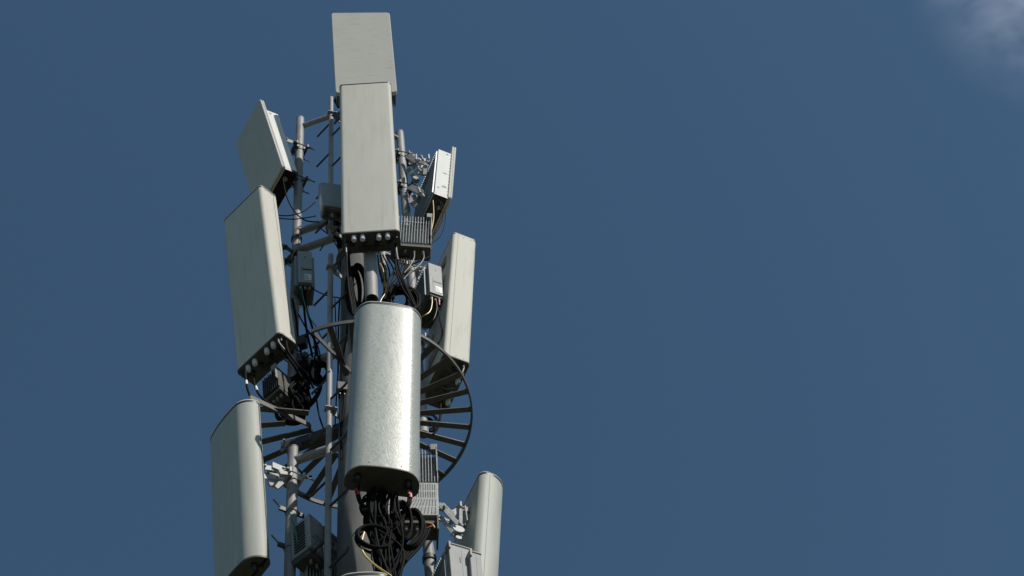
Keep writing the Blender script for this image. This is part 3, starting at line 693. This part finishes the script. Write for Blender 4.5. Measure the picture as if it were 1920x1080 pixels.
coil('black coil within the slanting bundle under the ring gap', 574, 742, .06, .07, .22, 7, .010, (1, .3, 0), up=(.35, 0, 1))
coil('small black coil at the lower end of the slanting bundle', 545, 775, .06, .09, .10, 5, .008, (1, .3, 0), up=(.2, 0, 1))
cable('black cable falling from the bundle toward the ring platform', [(592,735,.0),(595,760,.0),(600,785,.0),(606,802,.0)], .006)
# behind right antenna base
for k in range(4):
    coil('loop of wire seen through the treads on the right', 800+3*k, 800-rnd(0, 130)*(k % 2), .25, .05, .07, 2, .0055, (1, .2, 0), m='greycable' if k % 2 else 'cable', group='loops behind the treads')
cable('bright jumper from the right antenna base corner', [(870,690,-.0),(866,700,.0),(861,706,.02)], .007, 'greycable')
cable('bright jumper curving under the right antenna base', [(862,718,.05),(852,728,.08),(838,729,.1),(828,726,.12)], .006, 'greycable')
cable('black cable dropping from the right antenna base', [(826,756,.15),(826,775,.15),(822,800,.15),(812,815,.15)], .008)
# lower centre
for k, (x, y) in enumerate(((669,905),(767,910))):
    for j in range(2):
        xx = x-1+3*j
        cable(('outer','inner')[j != k]+' black cable from the '+('left','right')[k]+' base gland of the big rounded antenna', [(xx,y,-.62),(xx+1,y+18,-.61),(xx+(8,-3)[k],y+40,-.6),(xx+(28,-22)[k]+5*j,y+62,-.55),((712,738)[k]+6*j,1020,-.5),((718,735)[k],1090,-.48)], .010, group=('left','right')[k]+' gland pair')
        cable(('outer','inner')[j != k]+' red tape band on the '+('left','right')[k]+' gland cables', [(xx+.5,y+11+6*j,-.613),(xx+1,y+18+6*j,-.612)], .0115, 'redtape', name='tape_band', group=('left','right')[k]+' red bands')
for k in range(48):
    x0 = rnd(684, 745); yy = rnd(-.62, -.46)
    cable('black cable hanging in the dense bundle under the big rounded antenna', [(x0,rnd(918,935),yy),(x0+rnd(-9,6),955,yy-.02),(x0+rnd(-8,12),985,yy),(722+rnd(-26,34),1030,yy),(728+rnd(-22,24),1095,yy)], rnd(.0045,.0085), group='dense hanging bundle')
for k in range(5):
    cable(('leftmost','second from left','middle','second from right','rightmost')[4-k]+' of five black cables running from the slotted unit to the bundle', [(808-4*k,985,-.22),(800-5*k,1005,-.28),(785-6*k,1028,-.35),(760-5*k,1055,-.42),(742,1085,-.45)], .0085, group='slanting feeders')
coil('tall round black coil hanging right of the dense bundle', 772, 993, -.56, .062, .17, 13, .0072, (1, .1, 0), up=(.1, 0, 1))
coil('narrow black coil hanging beside the tall round one', 757, 980, -.58, .045, .17, 9, .0075, (1, .1, 0))
coil('flat wide black coil hanging left of the dense bundle', 703, 1012, -.60, .10, .10, 10, .0065, (1, .2, 0))
coil('black coil under the left gland of the rounded antenna', 694, 950, -.56, .05, .08, 7, .0065, (1, .2, 0))
cable('yellow cable curving below the flat wide black coil', [(683,998,-.62),(678,1018,-.62),(681,1036,-.62),(694,1052,-.62),(712,1066,-.62),(730,1078,-.62),(745,1090,-.6)], .0062, 'yellow')
cable('short yellow lead under the fanned-slot radio unit', [(790,984,-.24),(800,981,-.25),(810,983,-.25),(815,990,-.25)], .006, 'yellow')
cable('thin red lead under the fanned-slot radio unit', [(790,992,-.24),(800,990,-.25),(812,986,-.25)], .0045, 'redtape')
for k in range(4):
    cable('cable tie sticking out of the bundles', [(676+rnd(-6,4)+k*28,955+k*13,-.62),(690+k*28,954+k*14,-.64)], .0028, 'black', name='cable_tie', group='cable ties')
# lower left pipe
cable('green earth wire bent down the lower left pipe', [(545,962,0),(548,975,-.0),(553,992,0),(557,1010,.0),(559,1026,.02)], .0058, 'green')
cable('curved black cable beside the lower left pipe', [(560,880,.3),(572,893,.3),(585,893,.3)], .006)
# extra pipe clamps on the lower left pipe
for j, (y, lab) in enumerate(((960, 'bare clamp with long bolts round the lower left pipe'), (1028, 'dark lower clamp round the lower left pipe'))):
    z = zof(546, y, .1); P = at(PLc, z); mwc = Matrix.Translation(P)
    t = thing('pipe_clamp', lab, 'clamp', mwc); 
    MB().tube([(0,0,-.018),(0,0,.018)], PRD+.006, 28).build('band', 'galv', t)
    for s in (-1, 1):
        q = Vector((.72, .35, 0)).normalized(); m_ = MB().bar(q*s*.036-Vector((0,0,0)), q*s*.085, .014, .04)
        m_.build('ear', 'darksteel', t, bevel=.002)
        MB().tube([q*s*.068+Vector((-.05,-.06,.02)), q*s*.068+Vector((.05,.06,-.02))], .006, 8).build('bolt', 'galv', t)

# ------------------------------------------------------------------ detailed zinc tilt bracket at the lower right
def brk(name, label, o, pieces, rods, discs, m='zinc', up=(0, 0, 1)):
    O = U(*o); t = thing(name, label, 'bracket', Matrix.Translation(O)); T = Matrix.Translation(-O)
    for a, b, w, h, nm in pieces: MB().bar(U(*a), U(*b), w, h, up).build(nm, m, t, T=T, bevel=.003)
    for a, b, r in rods: MB().tube([U(*a), U(*b)], r, 8).build('bolt', 'galv', t, T=T)
    for a, r, th, n in discs:
        c = U(*a); n = Vector(n).normalized(); MB().tube([c-n*th, c+n*th], r, 18).build('pivot_plate', m, t, T=T, bevel=.002)
    return t
brk('tilt_bracket', 'bright zinc tilt bracket joining the lower right pipe to the rounded antenna', (855, 985, .0),
    [((822, 944, .02), (860, 984, .0), .010, .030, 'arm'), ((829, 944, .10), (866, 982, .08), .008, .024, 'arm'), ((826, 968, .05), (852, 1004, .02), .010, .026, 'arm'),
     ((846, 1000, .02), (860, 1000, .0), .014, .02, 'link'), ((864, 984, .0), (864, 952, .02), .008, .034, 'slotted_plate'), ((876, 978, .05), (872, 950, .07), .008, .022, 'slotted_plate'),
     ((858, 953, .02), (880, 957, .12), .02, .035, 'yoke'), ((862, 1010, .0), (858, 990, .0), .008, .03, 'link')],
    [((852, 988, -.03), (872, 984, .10), .009), ((860, 948, -.02), (874, 955, .10), .009), ((832, 950, -.02), (838, 955, .12), .009), ((848, 1004, -.02), (866, 1004, .08), .008)],
    [((860, 992, -.02), .038, .004, (.3, -1, .1)), ((860, 1008, -.01), .02, .004, (.3, -1, .1))])
brk('tilt_bracket', 'upper grey tilt bracket between the right pipe and the rear view square antenna', (785, 315, .1),
    [((764, 292, .14), (783, 303, .1), .012, .06, 'arm'), ((771, 300, .16), (784, 322, .12), .012, .05, 'arm'), ((784, 322, .12), (798, 326, .1), .012, .06, 'link'), ((787, 302, .1), (800, 308, .08), .012, .05, 'link'), ((799, 306, .08), (797, 328, .08), .012, .04, 'plate'), ((766, 318, .18), (782, 340, .14), .03, .04, 'arm')],
    [((780, 300, .06), (780, 290, .06), .010), ((793, 300, .05), (790, 292, .05), .010), ((784, 316, .06), (790, 322, .06), .011), ((800, 302, .05), (804, 306, .05), .012)], [((779, 337, .14), .03, .02, (.3, -1, 0))], m='galv')
brk('tilt_bracket', 'lower grey tilt bracket under the rear view square antenna', (787, 372, .1),
    [((768, 350, .14), (788, 360, .1), .012, .06, 'arm'), ((788, 360, .1), (797, 367, .08), .012, .05, 'link'), ((776, 366, .15), (772, 382, .15), .014, .06, 'arm'), ((773, 380, .14), (782, 388, .12), .02, .04, 'link')],
    [((784, 352, .06), (788, 362, .06), .011), ((792, 364, .05), (795, 370, .05), .012)], [], m='galv')
brk('tilt_bracket', 'bright zinc tilt bracket between the lower left rounded antenna and its pipe', (520, 905, -.02),
    [((500, 892, -.06), (524, 896, .0), .014, .06, 'arm'), ((503, 905, -.06), (522, 912, .0), .012, .05, 'arm'), ((522, 888, .0), (540, 890, .04), .03, .035, 'yoke'), ((516, 914, -.03), (528, 903, .0), .012, .04, 'link')],
    [((520, 896, -.08), (526, 900, .06), .009), ((503, 884, -.08), (503, 890, -.05), .008)], [])
brk('cable_bracket', 'dark angled bracket between the upper rail top and the central antennas', (631, 200, -.3),
    [((636, 176, -.4), (628, 188, -.3), .02, .03, 'arm'), ((628, 188, -.3), (636, 202, -.3), .012, .03, 'arm'), ((626, 214, -.3), (638, 222, -.35), .02, .05, 'arm'), ((638, 208, -.35), (628, 232, -.3), .012, .03, 'arm')], [], [], m='darksteel')

# ------------------------------------------------------------------ small dark fittings and feeders between the left pipes and the mast
def junction(label, px, py, y, az, w, h, d):
    O = U(px, py, y); t = thing('junction_box', label, 'junction box', Matrix.Translation(O) @ Matrix.Rotation(R(az), 4, 'Z'), 'junction boxes left of the mast')
    MB().box(-w/2, w/2, 0, d, -h, 0).build('body', 'black', t, bevel=.004)
    MB().box(-w/2-.004, w/2+.004, -.006, .0, -h*.95, -h*.05).build('cover', 'darksteel', t, bevel=.002)
    for u in (-.25, .25): MB().tube([(u*w, d*.5, -h-.03), (u*w, d*.5, -h)], .009, 10).build('cable_gland', 'black', t)
    return t
junction('upper small black junction box on the left pipe below the slim grey unit', 566, 628, .03, -20, .06, .13, .05)
junction('lower small black junction box on the left pipe behind the ribbed base antenna', 567, 662, .03, -10, .07, .11, .05)
junction('small black junction box against the mast right of the long rail', 642, 716, -.14, 10, .06, .10, .04)
for k, pts in enumerate([
    [(548,560,.05),(556,600,.05),(560,640,.04),(572,690,.02),(580,720,.0)],
    [(571,632,.0),(583,625,-.02),(592,640,-.02),(600,668,-.02),(592,696,.0)],
    [(572,672,.0),(590,662,.0),(604,680,.0),(612,700,.0),(598,722,.0)],
    [(560,590,.02),(572,612,.02),(590,640,.02),(597,680,.0),(590,720,.0)],
    [(652,600,-.1),(648,640,-.12),(641,690,-.12),(646,740,-.12),(640,800,-.1)],
    [(628,560,.0),(630,620,.0),(634,680,.0),(631,740,.0),(628,800,.0)],
    [(600,470,.05),(612,452,.03),(626,440,.0),(638,448,.0)],
    [(590,420,.05),(606,432,.03),(622,446,.0),(636,470,.0)]]):
    cable(('black wire from the left pipe top down into the slanting bundle', 'black wire looping out of the upper junction box', 'black wire looping out of the lower junction box',
           'black wire crossing below the slim grey radio unit', 'black wire wandering down the mast behind the ring', 'thin straight wire between the long rail and the mast',
           'thin wire hooked over the lower left arm of the upper frame', 'thin wire slung under the upper left arm of the frame')[k], pts, (.0075, .005, .005, .006, .006, .0045, .005, .005)[k])
coil('small black coil hung on the lower arm left of the rail', 600, 700, .0, .05, .12, 8, .0065, (1, .2, 0), up=(.2, 0, 1))
coil('small dark coil tucked under the box beside the central antenna', 626, 432, -.05, .045, .10, 8, .006, (1, .4, 0), up=(-.3, 0, 1))
